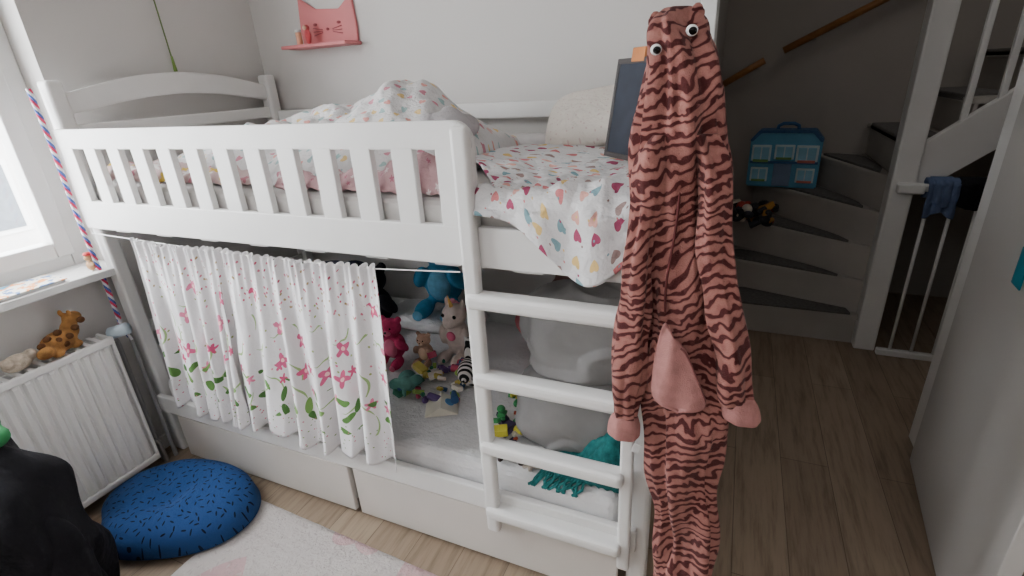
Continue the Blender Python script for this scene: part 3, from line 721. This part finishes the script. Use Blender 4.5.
for j in range(7):
    z=RI*(6+j); x=NX+j*.225
    prism('tread_straight',[(x-.02,NY+.02),(x+.25,NY+.02),(x+.25,Y1),(x-.02,Y1)],'z',z-.03,z,SW,stc,.004)
    box('riser_straight',(x,NY+.02,z-RI),(x+.015,Y1,z-.03),SW,stc,0)
    box('carpet_pad_straight',(x-.02,NY+.1,z-.03),(x+.17,Y1-.1,z+.012),DARKG,stc,.01)
prism('stringer',[(NX-.0,.80),(NX,1.05),(2.28,1.05+1.54*.827),(2.28,.80+1.54*.827)],'y',NY-.03,NY+.02,WHITE,stc,.003)
box('newel_post',(.70,NY-.07,0),(.80,NY+.03,3.38),WHITE,stc,.008)
for i in range(11):
    x=.92+i*.115; z=1.05+(x-NX)*.827
    if x<2.25: box('baluster',(x,NY-.015,z-.05),(x+.026,NY+.012,3.38),WHITE,stc,.004)
hr=empty('stair_handrail')
def rail(n,p0,p1):
    cyl(n,p0,p1,.021,WOOD,hr,20)
    for t in (.15,.85):
        q=Vector(p0).lerp(Vector(p1),t); cyl('bracket',q,(q.x,3.93,q.z-.03),.006,METAL,hr,8)
rail('rail_a',(.19,3.86,1.56),(1.3,3.86,2.10))
rail('rail_b',(-.14,3.86,1.38),(.09,3.86,1.51))
gt=empty('stair_gate')
GY=2.98
box('top_rail',(.80,GY-.015,.89),(1.62,GY+.015,.925),WHITE,gt,.006)
box('bottom_rail',(.80,GY-.02,.0),(1.62,GY+.015,.035),WHITE,gt,.006)
for i in range(9):
    x=.86+i*.095; cyl('bar',(x,GY,.03),(x,GY,.90),.008,WHITE,gt,12)
box('gate_side',(1.6,GY-.015,0),(1.63,GY+.015,.93),WHITE,gt)
box('latch',(.72,GY-.035,.88),(.83,GY+.015,.93),PLAST,gt,.01)
ck=empty('draped_cloth')
DN=plain('denim_blue',(96,112,146),.9,.1,20,.5,60,.2,0,.01)
def drape(x0,x1,zf,zb,seed):
    def f(u,v):
        x=x0+(x1-x0)*u+.008*N(v*4,seed); L=v*(zf+zb+.05)-zb
        if L<0: y=GY+.026+.006*math.sin(u*14+seed); z=.935+L+.0
        elif L<.05: a=L/.05*pi; y=GY+.026*math.cos(a); z=.935+.016*math.sin(a)
        else: y=GY-.028-.008*math.sin(u*15+seed)-.01*v; z=.935-(L-.05)*(1+.10*math.sin(u*7+seed))
        return (x,y,z)
    return f
surf('blue_cloth',drape(.835,.955,.15,.08,1),40,40,DN,ck,.012)
surf('blue_fold',drape(.85,.93,.10,.05,3),30,30,DN,ck,.022)
surf('black_cloth',drape(.955,1.12,.11,.07,5),40,40,BK,ck,.022)
ph=empty('toy_playhouse')
TB=plain('teal_plastic',(84,152,186),.45,.05,8); TB2=plain('navy_plastic',(50,92,136),.45)
prism('case',[(-.2,0),(.2,0),(.2,.30),(.15,.34),(-.15,.34),(-.2,.30)],'y',-.06,.06,TB,ph,.008)
prism('roof',[(-.205,.29),(-.155,.352),(.155,.352),(.205,.29),(.19,.28),(.14,.335),(-.14,.335),(-.19,.28)],'y',-.07,.07,TB2,ph,.004)
tube('handle',[(-.06,0,.34),(-.055,0,.372),(-.03,0,.385),(.03,0,.385),(.055,0,.372),(.06,0,.34)],.011,TB2,ph)
WP=plain('window_print',(196,212,214),.5); WG=plain('pane_blue',(130,185,208),.4); WR=plain('flower_box_red',(200,110,100),.5); WGn=plain('shrub_green',(110,150,90),.6)
for x,z,wx,wz in ((-.13,.21,.055,.065),(.125,.21,.06,.065),(-.13,.08,.05,.055),(.0,.22,.055,.055),(.13,.08,.05,.055)):
    box('window_frame',(x-wx,-.068,z-wz*.8),(x+wx,-.058,z+wz*.8),WP,ph,.003)
    box('window_glass',(x-wx*.8,-.072,z-wz*.6),(x+wx*.8,-.066,z+wz*.6),WG,ph,.002)
    box('flower_box',(x-wx*.8,-.078,z-wz*.8),(x+wx*.8,-.066,z-wz*.55),WR if x>0 else WGn,ph,.002)
    box('glazing_bar',(x-.003,-.075,z-wz*.6),(x+.003,-.068,z+wz*.6),WP,ph,.001)
box('door_print',(-.05,-.07,.01),(.05,-.058,.15),plain('door_print',(110,130,160),.5),ph,.003)
box('awning',(-.19,-.075,.15),(.19,-.058,.165),TB2,ph,.003)
ph.location=(.27,3.70,RI*4+.012); ph.rotation_euler=(.0,0,-.12)
clutter('toy_heap',.10,3.42,RI*3+.012,.15,.10,54,[(40,40,44),(170,60,50),(205,195,180),(180,130,60),(50,50,60),(34,34,40)],.08,.025,.065)
# ------------------------------------------------------------------ lights
wd=bpy.data.worlds.new('World'); S.world=wd; wd.use_nodes=True
bgn=wd.node_tree.nodes['Background']; bgn.inputs[0].default_value=(.94,.97,1,1); bgn.inputs[1].default_value=18
def area(n,loc,rot,sx,sy,e,c=(1,1,1)):
    l=bpy.data.lights.new(n,'AREA'); l.shape='RECTANGLE'; l.size=sx; l.size_y=sy; l.energy=e; l.color=c
    o=bpy.data.objects.new(n,l); COL.objects.link(o); o.location=loc; o.rotation_euler=rot; return o
area('window_daylight',(-2.56,.35,1.6),(0,-pi/2,0),1.4,1.6,28,(.95,.98,1))
area('room_fill_light',(-.9,-.4,2.5),(.35,0,0),1.8,1.4,24,(.99,.99,1))  # added soft fill from above and behind the camera, no fixture in the room
area('hall_fill_light',(1.2,2.9,3.3),(0,0,0),1,.8,6.5,(1,.97,.93))  # added weak fill so the stairwell reads, not an actual hall lamp
# ------------------------------------------------------------------ camera
cam=bpy.data.cameras.new('camera'); co_=bpy.data.objects.new('camera',cam); COL.objects.link(co_)
cam.sensor_width=36; cam.lens=507/1024*36; cam.clip_start=.02
Rm=Matrix(((.9181,-.1055,.3821),(.3929,.3730,-.8405),(-.0538,.9218,.3840)))
q=Rm.to_quaternion().normalized()
co_.matrix_world=Matrix.Translation((0,0,1.5))@q.to_matrix().to_4x4()
S.camera=co_
